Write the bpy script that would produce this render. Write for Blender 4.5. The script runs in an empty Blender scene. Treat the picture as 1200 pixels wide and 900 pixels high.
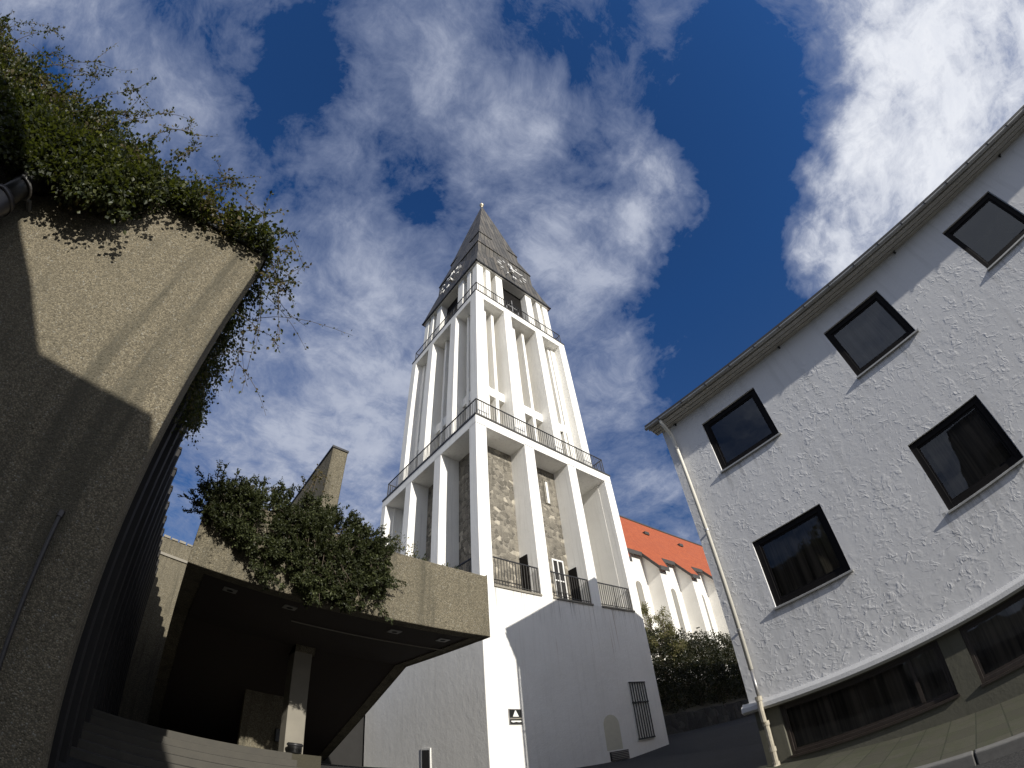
import bpy, math, random
from mathutils import Matrix, Vector, noise
random.seed(7)
PI=math.pi
sc=bpy.context.scene; COL=sc.collection
CZ=1.5
# ------------------------------------------------------------------ camera (wide action-camera lens)
cd=bpy.data.cameras.new("camera"); cam=bpy.data.objects.new("camera",cd); COL.objects.link(cam); sc.camera=cam
cd.type='PANO'; cd.panorama_type='FISHEYE_LENS_POLYNOMIAL'; cd.sensor_width=36; cd.clip_end=3000; cd.clip_start=.02
cd.fisheye_polynomial_k0=0; cd.fisheye_polynomial_k1=-1.88780692/30; cd.fisheye_polynomial_k2=.09749126/900
cd.fisheye_polynomial_k3=.20418637/27000; cd.fisheye_polynomial_k4=-.02590642/810000
cd.fisheye_fov=math.radians(179); cd.shift_x=-9.9258/1200; cd.shift_y=3.5171/1200
R=[[0.76422795,-0.41508794,-0.49361689],[-0.63962552,-0.58590853,-0.49758455],[-0.082673,0.69599799,-0.71326852]]
cam.matrix_world=Matrix([R[0]+[0],R[1]+[0],R[2]+[CZ],[0,0,0,1]])
# ------------------------------------------------------------------ node helpers
class NT:
    def __init__(s,tree): s.t=tree; s.n=tree.nodes; s.l=tree.links
    def node(s,typ,**kw):
        n=s.n.new(typ)
        for k,v in kw.items(): setattr(n,k,v)
        return n
    def set(s,sock,v):
        if isinstance(v,bpy.types.NodeSocket): s.l.new(v,sock)
        elif v is not None:
            try: sock.default_value=v
            except Exception: sock.default_value=(v[0],v[1],v[2],1) if hasattr(v,'__len__') and len(v)==3 else v
    def math(s,op,a,b=None,c=None,clamp=False):
        n=s.node('ShaderNodeMath',operation=op,use_clamp=clamp); s.set(n.inputs[0],a)
        if b is not None: s.set(n.inputs[1],b)
        if c is not None: s.set(n.inputs[2],c)
        return n.outputs[0]
    def vmath(s,op,a,b=None):
        n=s.node('ShaderNodeVectorMath',operation=op); s.set(n.inputs[0],a)
        if b is not None: s.set(n.inputs[1],b)
        return n.outputs['Value'] if op in('DOT_PRODUCT','LENGTH') else n.outputs[0]
    def noise(s,vec,scale,detail=4,rough=.55,dist=0,out=0):
        n=s.node('ShaderNodeTexNoise'); s.set(n.inputs['Vector'],vec)
        n.inputs['Scale'].default_value=scale; n.inputs['Detail'].default_value=detail; n.inputs['Roughness'].default_value=rough; n.inputs['Distortion'].default_value=dist
        return n.outputs[out]
    def voro(s,vec,scale,feature='F1',out='Distance',rand=1):
        n=s.node('ShaderNodeTexVoronoi',feature=feature); s.set(n.inputs['Vector'],vec); n.inputs['Scale'].default_value=scale; n.inputs['Randomness'].default_value=rand
        return n.outputs[out]
    def ramp(s,f,stops):
        n=s.node('ShaderNodeValToRGB'); s.set(n.inputs[0],f); r=n.color_ramp
        while len(r.elements)<len(stops): r.elements.new(.5)
        for e,(p,c) in zip(r.elements,stops):
            e.position=p; e.color=(c,c,c,1) if isinstance(c,(int,float)) else (c[0],c[1],c[2],1)
        return n.outputs[0]
    def mr(s,v,a,b,c=0.,d=1.,smooth=False):
        n=s.node('ShaderNodeMapRange',interpolation_type='SMOOTHSTEP' if smooth else 'LINEAR'); s.set(n.inputs[0],v)
        for i,x in enumerate((a,b,c,d)): n.inputs[i+1].default_value=x
        return n.outputs[0]
    def mix(s,f,a,b,mode='MIX'):
        n=s.node('ShaderNodeMix',data_type='RGBA',blend_type=mode); s.set(n.inputs[0],f); s.set(n.inputs[6],a); s.set(n.inputs[7],b); return n.outputs[2]
    def mapping(s,vec,scale=(1,1,1),loc=(0,0,0),rot=(0,0,0)):
        n=s.node('ShaderNodeMapping'); s.set(n.inputs[0],vec); n.inputs[1].default_value=loc; n.inputs[2].default_value=rot; n.inputs[3].default_value=scale; return n.outputs[0]
    def bump(s,h,strength=.5,dist=.01,normal=None):
        n=s.node('ShaderNodeBump'); s.set(n.inputs['Height'],h); n.inputs['Strength'].default_value=strength; n.inputs['Distance'].default_value=dist
        if normal is not None: s.set(n.inputs['Normal'],normal)
        return n.outputs[0]
    def sep(s,v):
        n=s.node('ShaderNodeSeparateXYZ'); s.set(n.inputs[0],v); return n.outputs
    def comb(s,x,y,z):
        n=s.node('ShaderNodeCombineXYZ'); s.set(n.inputs[0],x); s.set(n.inputs[1],y); s.set(n.inputs[2],z); return n.outputs[0]
def newmat(name):
    m=bpy.data.materials.new(name); m.use_nodes=True; t=NT(m.node_tree); b=t.n['Principled BSDF']
    pos=t.node('ShaderNodeNewGeometry').outputs['Position']
    return m,t,b,pos
def rgb(*c): return (c[0],c[1],c[2],1)
def simple(name,col,rough=.6,metal=0,var=.15,scale=8,bumpd=.002,spec=.5):
    m,t,b,pos=newmat(name); n=t.noise(pos,scale,5)
    t.set(b.inputs['Base Color'],t.mix(n,rgb(*[x*(1-var) for x in col]),rgb(*[min(1,x*(1+var)) for x in col])))
    t.set(b.inputs['Roughness'],t.mr(n,.2,.8,max(0,rough-.1),min(1,rough+.1))); b.inputs['Metallic'].default_value=metal
    b.inputs['Specular IOR Level'].default_value=spec
    t.set(b.inputs['Normal'],t.bump(t.noise(pos,scale*6,3),.4,bumpd)); return m
def m_plaster(name,base=(.8,.785,.745),dirt=(.42,.40,.35),amount=.35,streak=.35,rust=0.,bumpd=.006,ztop=None):
    m,t,b,pos=newmat(name)
    big=t.noise(pos,.55,5,.6); fine=t.noise(pos,14,5,.6)
    st=t.noise(t.mapping(pos,(5,5,.22)),1.6,5,.65)
    st2=t.noise(t.mapping(pos,(11,11,.16),(3,1,2)),1.3,3,.6)
    c=t.mix(t.mr(big,.35,.75,0,amount),rgb(*base),rgb(*dirt))
    c=t.mix(t.mr(st,.52,.78,0,streak),c,rgb(*dirt))
    if rust:
        f=t.math('MULTIPLY',t.mr(st2,.62,.75,0,1),t.mr(t.noise(pos,.5,2),.42,.6,0,rust)); 
        if ztop is not None: 
            z=t.sep(pos)[2]; f=t.math('MULTIPLY',f,t.mr(z,ztop-3.5,ztop,0,1))
        c=t.mix(f,c,rgb(.27,.16,.07))
        if ztop is not None:
            z=t.sep(pos)[2]; g=t.math('MULTIPLY',t.mr(t.noise(t.mapping(pos,(14,14,.3)),1.5,3),.55,.68,0,.75),t.mr(z,ztop-1.1,ztop-.05,0,1))
            c=t.mix(g,c,rgb(.16,.145,.12))
    c=t.mix(t.mr(fine,.3,.7,0,.12),c,rgb(*[x*.6 for x in base]))
    t.set(b.inputs['Base Color'],c); b.inputs['Roughness'].default_value=.85; b.inputs['Specular IOR Level'].default_value=.25
    h=t.math('ADD',t.noise(pos,22,6,.7),t.math('MULTIPLY',t.noise(pos,4,3),1.5))
    t.set(b.inputs['Normal'],t.bump(h,.6,bumpd)); return m
def m_trowel():
    m,t,b,pos=newmat('trowelled_render')
    w=t.vmath('ADD',pos,t.vmath('SCALE',t.noise(pos,3.2,3,.5,out=1),None)) if False else pos
    wn=t.noise(pos,3.0,2,.5,0,1)
    off=t.node('ShaderNodeVectorMath',operation='MULTIPLY_ADD'); t.set(off.inputs[0],wn); off.inputs[1].default_value=(.55,.55,.55); t.set(off.inputs[2],t.mapping(pos,(1,.8,1.35))); wv=off.outputs[0]
    n1=t.noise(wv,3.0,2,.5); n2=t.noise(t.mapping(wv,(1,1,1),(5,2,9)),5.5,1,.5)
    r1=t.mr(t.math('ABSOLUTE',t.math('SUBTRACT',n1,.5)),0,.05,1,0,True)
    r2=t.mr(t.math('ABSOLUTE',t.math('SUBTRACT',n2,.5)),0,.045,1,0,True)
    g1=t.mr(t.noise(pos,5.5,2),.44,.6,0,1,True); g2=t.mr(t.noise(t.mapping(pos,(1,1,1),(9,9,1)),6.5,2),.46,.62,0,1,True)
    st=t.mr(n2,.5,.53,0,1,True)   # plates with a lip
    h=t.math('ADD',t.math('MULTIPLY',r1,g1),t.math('MULTIPLY',t.math('MULTIPLY',r2,g2),.8))
    h=t.math('ADD',h,t.math('MULTIPLY',t.math('MULTIPLY',st,g1),.8))
    h=t.math('MULTIPLY',h,t.mr(t.noise(pos,1.3,3),.35,.6,.35,1))
    h=t.math('ADD',h,t.math('MULTIPLY',t.noise(pos,7,4,.55),1.1))
    h=t.math('ADD',h,t.math('MULTIPLY',t.noise(pos,60,3,.6),.12))
    big=t.noise(pos,.7,4,.6); stv=t.noise(t.mapping(pos,(4,4,.3)),1.5,4,.6)
    c=t.mix(t.mr(big,.3,.75,0,.35),rgb(.74,.735,.73),rgb(.6,.6,.61)); c=t.mix(t.mr(stv,.52,.8,0,.4),c,rgb(.42,.42,.41))
    x,y,z=t.sep(pos); dr=t.mr(t.noise(t.mapping(pos,(9,9,.35)),1.3,4,.6),.48,.68,0,.55)
    zf=t.math('MAXIMUM',t.math('MULTIPLY',t.mr(z,5.6,6.22,0,1),t.math('LESS_THAN',z,6.24)),t.math('MULTIPLY',t.mr(z,2.5,3.22,0,1),t.math('LESS_THAN',z,3.26)))
    yf=t.math('LESS_THAN',t.math('FRACT',t.math('DIVIDE',t.math('ADD',y,18.48+.0),3.305)),.46)
    c=t.mix(t.math('MULTIPLY',t.math('MULTIPLY',dr,zf),yf),c,rgb(.25,.24,.22))
    t.set(b.inputs['Base Color'],c); b.inputs['Roughness'].default_value=.8; b.inputs['Specular IOR Level'].default_value=.3
    t.set(b.inputs['Normal'],t.bump(h,.42,.0075)); return m
def m_aggregate(name='exposed_aggregate_concrete',a=(.30,.265,.205),k=1.0,scale=48):
    m,t,b,pos=newmat(name)
    col=t.voro(pos,scale,'F1','Color'); d=t.voro(pos,scale,'F1','Distance'); r=t.sep(col)[0]; r2=t.sep(col)[1]
    c=t.ramp(r,[(0,[x*.45*k for x in a]),(.35,[x*.8*k for x in a]),(.7,[x*1.1*k for x in a]),(.93,[x*1.3*k for x in a]),(1,[min(.8,x*1.3*k) for x in (.3,.29,.25)])])
    c=t.mix(t.mr(d,.35,.75,0,.75),c,rgb(.09*k,.08*k,.06*k))
    big=t.noise(pos,.6,5,.6); st=t.noise(t.mapping(pos,(2.6,2.6,.22)),1.8,5,.6)
    c=t.mix(t.mr(big,.35,.75,0,.35),c,rgb(.13*k,.12*k,.09*k)); c=t.mix(t.mr(st,.50,.66,0,.7),c,rgb(.09*k,.083*k,.062*k))
    t.set(b.inputs['Base Color'],c); b.inputs['Roughness'].default_value=.9; b.inputs['Specular IOR Level'].default_value=.2
    h=t.math('ADD',t.math('MULTIPLY',t.mr(d,0,.6,1,0),t.mr(r2,0,1,.4,1)),t.math('MULTIPLY',t.noise(pos,7,4),.8))
    t.set(b.inputs['Normal'],t.bump(h,.9,.012)); return m
def m_stone(name,scale=2.6,a=(.23,.21,.175),k=1.0,joint=(.36,.34,.29)):
    m,t,b,pos=newmat(name)
    p=t.mapping(pos,(1,1,1.25)); wn=t.noise(pos,2.5,2,.5,0,1)
    off=t.node('ShaderNodeVectorMath',operation='MULTIPLY_ADD'); t.set(off.inputs[0],wn); off.inputs[1].default_value=(.32,.32,.32); t.set(off.inputs[2],p); p=off.outputs[0]
    n=t.node('ShaderNodeTexVoronoi',feature='F1',distance='CHEBYCHEV'); t.set(n.inputs['Vector'],p); n.inputs['Scale'].default_value=scale; n.inputs['Randomness'].default_value=.9
    e=t.voro(p,scale,'DISTANCE_TO_EDGE','Distance',.9); n2=t.node('ShaderNodeTexVoronoi',feature='F1'); t.set(n2.inputs['Vector'],p); n2.inputs['Scale'].default_value=scale; n2.inputs['Randomness'].default_value=.9
    r=t.sep(n2.outputs['Color'])[0]
    c=t.ramp(r,[(0,[x*.55*k for x in a]),(.5,[x*k for x in a]),(.9,[x*1.35*k for x in a]),(.97,[x*2.3*k for x in a])])
    c=t.mix(t.noise(pos,9,5,.7),t.mix(.55,c,rgb(0,0,0)),c)
    c=t.mix(t.mr(e,.0,.05,.8,0),c,rgb(*[x*k for x in joint])); st=t.noise(t.mapping(pos,(4,4,.25)),1.5,4)
    c=t.mix(t.mr(st,.5,.75,0,.5),c,rgb(.06*k,.055*k,.045*k))
    t.set(b.inputs['Base Color'],c); b.inputs['Roughness'].default_value=.9
    t.set(b.inputs['Normal'],t.bump(t.math('ADD',t.mr(e,0,.1,0,1),t.math('MULTIPLY',t.noise(pos,14,5,.7),.5)),.8,.02)); return m
def m_slabs():
    m,t,b,pos=newmat('mossy_paving_slabs')
    x,y,z=t.sep(pos); br=t.node('ShaderNodeTexBrick'); br.offset=0; t.set(br.inputs['Vector'],t.comb(t.math('ADD',x,.15),y,0)); br.inputs['Scale'].default_value=1; br.inputs['Mortar Size'].default_value=.008
    br.inputs['Brick Width'].default_value=.62; br.inputs['Row Height'].default_value=.37; br.inputs['Color1'].default_value=(.055,.052,.034,1); br.inputs['Color2'].default_value=(.085,.08,.055,1); br.inputs['Mortar'].default_value=(.025,.03,.015,1)
    c=t.mix(t.mr(t.noise(pos,3,5,.6),.4,.7,0,.7),br.outputs[0],rgb(.05,.06,.022)); c=t.mix(t.mr(t.noise(pos,25,5,.7),.35,.7,0,.5),c,rgb(.035,.032,.024))
    t.set(b.inputs['Base Color'],c); b.inputs['Roughness'].default_value=.85
    t.set(b.inputs['Normal'],t.bump(t.math('ADD',t.math('MULTIPLY',br.outputs['Fac'],-1.),t.math('MULTIPLY',t.noise(pos,40,5,.7),.4)),.8,.008)); return m
def m_asphalt():
    m,t,b,pos=newmat('asphalt_surface'); d=t.voro(pos,70,'F1','Color'); r=t.sep(d)[0]
    c=t.ramp(r,[(0,(.014,.014,.014)),(.6,(.032,.031,.030)),(1,(.07,.068,.064))]); c=t.mix(t.mr(t.noise(pos,.8,4),.4,.7,0,.5),c,rgb(.02,.019,.017))
    t.set(b.inputs['Base Color'],c); b.inputs['Roughness'].default_value=.9; t.set(b.inputs['Normal'],t.bump(t.voro(pos,70),.6,.006)); return m
def m_seam():
    m,t,b,pos=newmat('weathered_copper_sheet')
    tc=t.node('ShaderNodeTexCoord').outputs['Object']; x,y,z=t.sep(tc)
    nrm=t.sep(t.node('ShaderNodeNewGeometry').outputs['True Normal'])
    ax=t.math('GREATER_THAN',t.math('ABSOLUTE',nrm[0]),t.math('ABSOLUTE',nrm[1]))
    u=t.math('ADD',t.math('MULTIPLY',ax,y),t.math('MULTIPLY',t.math('SUBTRACT',1.,ax),x))
    fr=t.math('FRACT',t.math('MULTIPLY',u,2.6)); line=t.mr(t.math('ABSOLUTE',t.math('SUBTRACT',fr,.5)),.36,.5,0,1,True)
    zi=t.math('FRACT',t.math('ADD',t.math('MULTIPLY',z,.42),t.math('MULTIPLY',t.math('FLOOR',t.math('MULTIPLY',u,2.6)),.37)))
    l2=t.mr(t.math('ABSOLUTE',t.math('SUBTRACT',zi,.5)),.48,.5,0,1)
    cell=t.node('ShaderNodeTexWhiteNoise',noise_dimensions='2D'); t.set(cell.inputs['Vector'],t.comb(t.math('FLOOR',t.math('MULTIPLY',u,2.6)),t.math('FLOOR',t.math('ADD',t.math('MULTIPLY',z,.42),t.math('MULTIPLY',t.math('FLOOR',t.math('MULTIPLY',u,2.6)),.37))),0))
    c=t.mix(cell.outputs[0],rgb(.06,.057,.052),rgb(.15,.132,.108)); c=t.mix(t.mr(t.noise(pos,1.2,5,.6),.4,.75,0,.6),c,rgb(.20,.19,.165))
    c=t.mix(t.mr(t.noise(t.mapping(pos,(4,4,.3)),1.5,4),.5,.7,0,.5),c,rgb(.05,.048,.045)); dk=t.math('MAXIMUM',line,l2)
    c=t.mix(t.math('MULTIPLY',dk,.9),c,rgb(.022,.024,.023))
    t.set(b.inputs['Base Color'],c); b.inputs['Roughness'].default_value=.55; b.inputs['Metallic'].default_value=.25
    t.set(b.inputs['Normal'],t.bump(t.math('ADD',dk,t.math('MULTIPLY',t.noise(pos,2.5,3),.8)),.7,.03)); return m
def m_tiles():
    m,t,b,pos=newmat('orange_roof_tiles'); x,y,z=t.sep(pos)
    br=t.node('ShaderNodeTexBrick'); t.set(br.inputs['Vector'],t.comb(x,t.math('MULTIPLY',y,1.64),0)); br.inputs['Scale'].default_value=1; br.inputs['Brick Width'].default_value=.3; br.inputs['Row Height'].default_value=.36; br.inputs['Mortar Size'].default_value=.02
    br.inputs['Color1'].default_value=(.37,.08,.024,1); br.inputs['Color2'].default_value=(.46,.11,.034,1); br.inputs['Mortar'].default_value=(.22,.05,.02,1)
    c=t.mix(t.mr(t.noise(pos,.5,5,.6),.35,.7,0,.4),br.outputs[0],rgb(.32,.085,.04)); t.set(b.inputs['Base Color'],c); b.inputs['Roughness'].default_value=.75
    t.set(b.inputs['Normal'],t.bump(t.math('SINE',t.math('MULTIPLY',x,21)),.6,.02)); return m
def m_glass(name='window_glass',tint=(.66,.64,.60),mirror=.12):
    m=bpy.data.materials.new(name); m.use_nodes=True; t=NT(m.node_tree); t.n.remove(t.n['Principled BSDF']); out=t.n['Material Output']
    g=t.node('ShaderNodeBsdfGlossy'); g.inputs['Roughness'].default_value=.015; g.inputs[0].default_value=(.75,.78,.8,1)
    tr=t.node('ShaderNodeBsdfTransparent'); tr.inputs[0].default_value=rgb(*tint); pos=t.node('ShaderNodeNewGeometry').outputs['Position']
    t.set(g.inputs['Normal'],t.bump(t.noise(pos,1.6,2),.12,.02))
    lw=t.node('ShaderNodeFresnel'); lw.inputs[0].default_value=1.5
    mx=t.node('ShaderNodeMixShader'); t.set(mx.inputs[0],t.math('ADD',lw.outputs[0],mirror,clamp=True)); t.l.new(tr.outputs[0],mx.inputs[1]); t.l.new(g.outputs[0],mx.inputs[2]); t.l.new(mx.outputs[0],out.inputs[0]); return m
def m_leaf(name,a,b_,c_,trans=.35,rough=.5):
    m,t,b,pos=newmat(name); rnd=t.node('ShaderNodeNewGeometry').outputs['Random Per Island']; big=t.noise(pos,1.7,3)
    c=t.ramp(rnd,[(0,a),(.5,b_),(.88,c_),(1,[min(1,x*1.5) for x in c_])]); c=t.mix(t.mr(big,.4,.65,0,.5),c,rgb(*[x*.55 for x in a]))
    t.set(b.inputs['Base Color'],c); b.inputs['Roughness'].default_value=rough; b.inputs['Specular IOR Level'].default_value=.3
    tr=t.node('ShaderNodeBsdfTranslucent'); t.set(tr.inputs[0],t.mix(.5,c,rgb(.25,.3,.03))); mx=t.node('ShaderNodeMixShader'); mx.inputs[0].default_value=trans
    out=t.n['Material Output']; t.l.new(b.outputs[0],mx.inputs[1]); t.l.new(tr.outputs[0],mx.inputs[2]); t.l.new(mx.outputs[0],out.inputs[0]); return m
def m_curtain():
    m,t,b,pos=newmat('net_curtain'); x,y,z=t.sep(pos); f=t.noise(t.comb(t.math('MULTIPLY',y,9),0,t.math('MULTIPLY',z,.25)),1,3,.6)
    t.set(b.inputs['Base Color'],t.mix(t.mr(f,.35,.65,0,1),rgb(.06,.057,.053),rgb(.34,.31,.28))); b.inputs['Roughness'].default_value=.9; return m
M={}
M['white']=m_plaster('white_tower_plaster',base=(.90,.885,.84),amount=.2,streak=.3); M['white_base']=m_plaster('white_base_plaster',rust=.9,ztop=6.9,amount=.2,streak=.22,bumpd=.009,base=(.84,.825,.79))
M['white_pier']=m_plaster('white_pier_plaster',base=(.93,.915,.875),amount=.14,streak=.4)
M['nave']=m_plaster('nave_plaster',base=(.82,.80,.755),amount=.25,streak=.2)
M['trowel']=m_trowel(); M['agg']=m_aggregate(a=(.285,.245,.17),k=.88,scale=78); M['agg2']=m_aggregate('terrace_aggregate_concrete',(.27,.235,.165),.86,66)
M['stone']=m_stone('rubble_stonework',4.6,(.26,.235,.19),1,(.34,.31,.26)); M['stone_dark']=m_stone('retaining_stonework',2.0,(.07,.066,.058),.6,(.03,.03,.025))
M['smooth_conc']=simple('smooth_weathered_concrete',(.24,.22,.18),.85,0,.25,2.5,.006)
M['slab']=m_slabs(); M['asphalt']=m_asphalt(); M['seam']=m_seam(); M['tiles']=m_tiles(); M['glass']=m_glass(mirror=0.02); M['glass_sky']=m_glass('reflecting_window_glass',(.5,.52,.55),.045); M['curtain']=m_curtain()
M['dark_metal']=simple('dark_painted_metal',(.035,.035,.037),.45,.3,.25,10); M['rail']=simple('rail_metal',(.07,.066,.06),.5,.4,.3,12)
M['frame']=simple('black_window_frame',(.008,.007,.007),.6,0,.25,12,spec=.12); M['brown']=simple('dark_brown_timber',(.03,.022,.017),.5,0,.3,12)
M['white_metal']=simple('white_enamel',(.78,.77,.74),.45,0,.08,6); M['black']=simple('black_enamel',(.012,.012,.012),.35,0,.2,6)
M['cream_pipe']=simple('cream_painted_pipe',(.68,.65,.57),.45,0,.12,8); M['iron_pipe']=simple('weathered_iron_pipe',(.40,.36,.28),.6,0,.4,14)
M['eave']=simple('grey_painted_boards',(.52,.50,.45),.6,0,.2,6); M['gutter']=simple('zinc_gutter',(.42,.41,.38),.45,.5,.2,5)
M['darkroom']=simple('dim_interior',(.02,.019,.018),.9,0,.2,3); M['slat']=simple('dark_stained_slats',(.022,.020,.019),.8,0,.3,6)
M['olive']=m_plaster('olive_plinth_render',(.125,.12,.095),(.06,.06,.04),.5,.5,bumpd=.006); M['course']=simple('pale_string_course',(.52,.52,.52),.8,0,.15,9,.01)
M['step']=simple('stair_stone',(.065,.06,.05),.85,0,.4,5,.008); M['kerb']=simple('granite_kerb',(.16,.155,.145),.8,0,.3,18,.006); M['earth']=simple('dark_earth',(.05,.045,.03),.95,0,.3,4,.03)
M['pvc']=simple('dark_grey_pipe',(.055,.05,.05),.35,.2,.2,8); M['steel']=simple('galvanised_steel',(.35,.34,.33),.4,.6,.2,10); M['gold']=simple('gilded_ball',(.72,.62,.45),.35,.6,.15,10)
M['bark']=simple('grey_brown_bark',(.09,.07,.05),.9,0,.3,20,.01); M['yellowpatch']=simple('yellowed_paint_patch',(.56,.54,.44),.85,0,.12,5)
M['roofdark']=simple('dark_roof_sheet',(.06,.055,.05),.6,0,.2,4); M['lampglass']=simple('frosted_lamp_glass',(.25,.24,.22),.4,0,.1,6)
M['soffit']=simple('shade_toned_soffit_concrete',(.04,.03,.025),.9,0,.3,3,.004)  # deep shade under the terrace is put into this dark colour
M['ivy']=m_leaf('cotoneaster_leaves',(.013,.017,.006),(.032,.043,.013),(.078,.084,.032),.2); M['ivy_brown']=m_leaf('bronze_leaves',(.05,.035,.015),(.09,.07,.03),(.14,.11,.05))
M['juniper']=m_leaf('juniper_sprays',(.018,.022,.009),(.04,.048,.019),(.075,.085,.035),.15); M['hedge']=m_leaf('hedge_leaves',(.007,.010,.004),(.014,.018,.007),(.04,.036,.016),.08)
M['pale_leaf']=m_leaf('pale_autumn_leaves',(.08,.08,.035),(.15,.14,.06),(.24,.21,.11)); 
# ------------------------------------------------------------------ mesh helpers
class MB:
    def __init__(s): s.v=[]; s.f=[]
    def add(s,vs,fs):
        n=len(s.v); s.v+=[tuple(v) for v in vs]; s.f+=[tuple(n+i for i in f) for f in fs]; return s
    def box(s,x0,x1,y0,y1,z0,z1):
        return s.add([(x0,y0,z0),(x1,y0,z0),(x1,y1,z0),(x0,y1,z0),(x0,y0,z1),(x1,y0,z1),(x1,y1,z1),(x0,y1,z1)],[(0,3,2,1),(4,5,6,7),(0,1,5,4),(1,2,6,5),(2,3,7,6),(3,0,4,7)])
    def prism(s,poly,axis,a,b):
        # poly in the two remaining axes, extruded along axis
        def P(p,t): return {'x':(t,p[0],p[1]),'y':(p[0],t,p[1]),'z':(p[0],p[1],t)}[axis]
        n=len(poly); return s.add([P(p,a) for p in poly]+[P(p,b) for p in poly],[tuple(range(n)),tuple(range(2*n-1,n-1,-1))]+[(i,(i+1)%n,n+(i+1)%n,n+i) for i in range(n)])
    def tube(s,pts,r,n=8,cap=True):
        pts=[Vector(p) for p in pts]; rs=r if hasattr(r,'__len__') else [r]*len(pts); rings=[]; base=len(s.v)
        for i,p in enumerate(pts):
            d=(pts[min(i+1,len(pts)-1)]-pts[max(i-1,0)]).normalized(); u=d.orthogonal().normalized() if i==0 else (u-d*u.dot(d)).normalized(); w=d.cross(u)
            for k in range(n):
                a=2*PI*k/n; s.v.append(tuple(p+(u*math.cos(a)+w*math.sin(a))*rs[i]))
        for i in range(len(pts)-1):
            for k in range(n): a=base+i*n+k; b=base+i*n+(k+1)%n; s.f.append((a,b,b+n,a+n))
        if cap: s.f.append(tuple(base+k for k in range(n-1,-1,-1))); s.f.append(tuple(base+(len(pts)-1)*n+k for k in range(n)))
        return s
    def lathe(s,c,prof,n=20):
        base=len(s.v)
        for r,z in prof:
            for k in range(n): a=2*PI*k/n; s.v.append((c[0]+r*math.cos(a),c[1]+r*math.sin(a),c[2]+z))
        for i in range(len(prof)-1):
            for k in range(n): a=base+i*n+k; b=base+i*n+(k+1)%n; s.f.append((a,b,b+n,a+n))
        return s
def build(name,mb,mat,parent=None,bevel=0,smooth=False,loc=None):
    org=Vector((0,0,0))
    if parent is not None:
        p=parent
        while p is not None: org+=p.location; p=p.parent
    elif loc is not None: org=Vector(loc)
    me=bpy.data.meshes.new(name); me.from_pydata([(v[0]-org.x,v[1]-org.y,v[2]-org.z) for v in mb.v],[],mb.f); me.update()
    o=bpy.data.objects.new(name,me); COL.objects.link(o); me.materials.append(mat)
    if parent is not None: o.parent=parent
    elif loc is not None: o.location=org
    if smooth:
        for p in me.polygons: p.use_smooth=True
    if bevel:
        b=o.modifiers.new('bevel','BEVEL'); b.width=bevel; b.segments=2; b.limit_method='ANGLE'; b.angle_limit=math.radians(40)
    return o
def thing(name,label,cat,loc,group=None):
    o=bpy.data.objects.new(name,None); COL.objects.link(o); o.location=loc; o.empty_display_size=.2; o['label']=label; o['category']=cat
    if group: o['group']=group
    return o
def tag(o,label,cat,group=None):
    o['label']=label; o['category']=cat
    if group: o['group']=group
    return o
def structure(o): o['kind']='structure'; return o
# ------------------------------------------------------------------ ground
def g(x,y): return .21+.087*min(max(y,-30),14)+.09*max(0,min(x,19)-14)
mb=MB()
xs=[-400,-150,-60,-30,-20]+[-14+2*i for i in range(22)]+[31,34,40,60,150,400]; ys=[-400,-150,-60,-30,-20]+[-14+2*i for i in range(22)]+[31,34,40,60,150,400]
mb.v=[(x,y,g(x,y)-.008) for y in ys for x in xs]; nx=len(xs)
mb.f=[(j*nx+i,j*nx+i+1,(j+1)*nx+i+1,(j+1)*nx+i) for j in range(len(ys)-1) for i in range(nx-1)]
structure(build('ground',mb,M['earth']))
def strip(name,x0,x1,y0,y1,dz,mat,n=40,thick=None):
    m=MB()
    for j in range(n+1):
        y=y0+(y1-y0)*j/n
        for x in (x0,x1): m.v.append((x,y,g(x if x<13 else x,y)+dz))
    for j in range(n): m.f.append((2*j,2*j+1,2*j+3,2*j+2))
    if thick:
        k=len(m.v); m.v+=[(v[0],v[1],v[2]-thick) for v in m.v]
        for j in range(n): m.f.append((2*j,2*j+2,k+2*j+2,k+2*j)); m.f.append((2*j+1,k+2*j+1,k+2*j+3,2*j+3))
        m.f+=[(0,k,k+1,1),(2*n,2*n+1,k+2*n+1,k+2*n)]
    return structure(build(name,m,mat))
mb=MB(); rx=[-30,-10,0,5,10,14,15,16,17,18,19,30,60]; ry=[-30+i*1. for i in range(45)]
mb.v=[(x,y,g(x,y)) for y in ry for x in rx]; mb.f=[(j*13+i,j*13+i+1,(j+1)*13+i+1,(j+1)*13+i) for j in range(44) for i in range(12)]
structure(build('road',mb,M['asphalt']))
PAVE=.12
strip('pavement',5.78,8.45,-14,3.9,PAVE,M['slab'],40,.2)
mb=MB()
for i in range(20):
    y0=-14+i*.9; y1=y0+.888; z0=g(6,y0)+PAVE+.006; z1=g(6,y1)+PAVE+.006
    mb.add([(5.62,y0,z0-.3),(5.778,y0,z0-.3),(5.778,y1,z1-.3),(5.62,y1,z1-.3),(5.62,y0,z0),(5.778,y0,z0),(5.778,y1,z1),(5.62,y1,z1)],[(0,3,2,1),(4,5,6,7),(0,1,5,4),(1,2,6,5),(2,3,7,6),(3,0,4,7)])
structure(build('kerb',mb,M['kerb'],bevel=.015))
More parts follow.
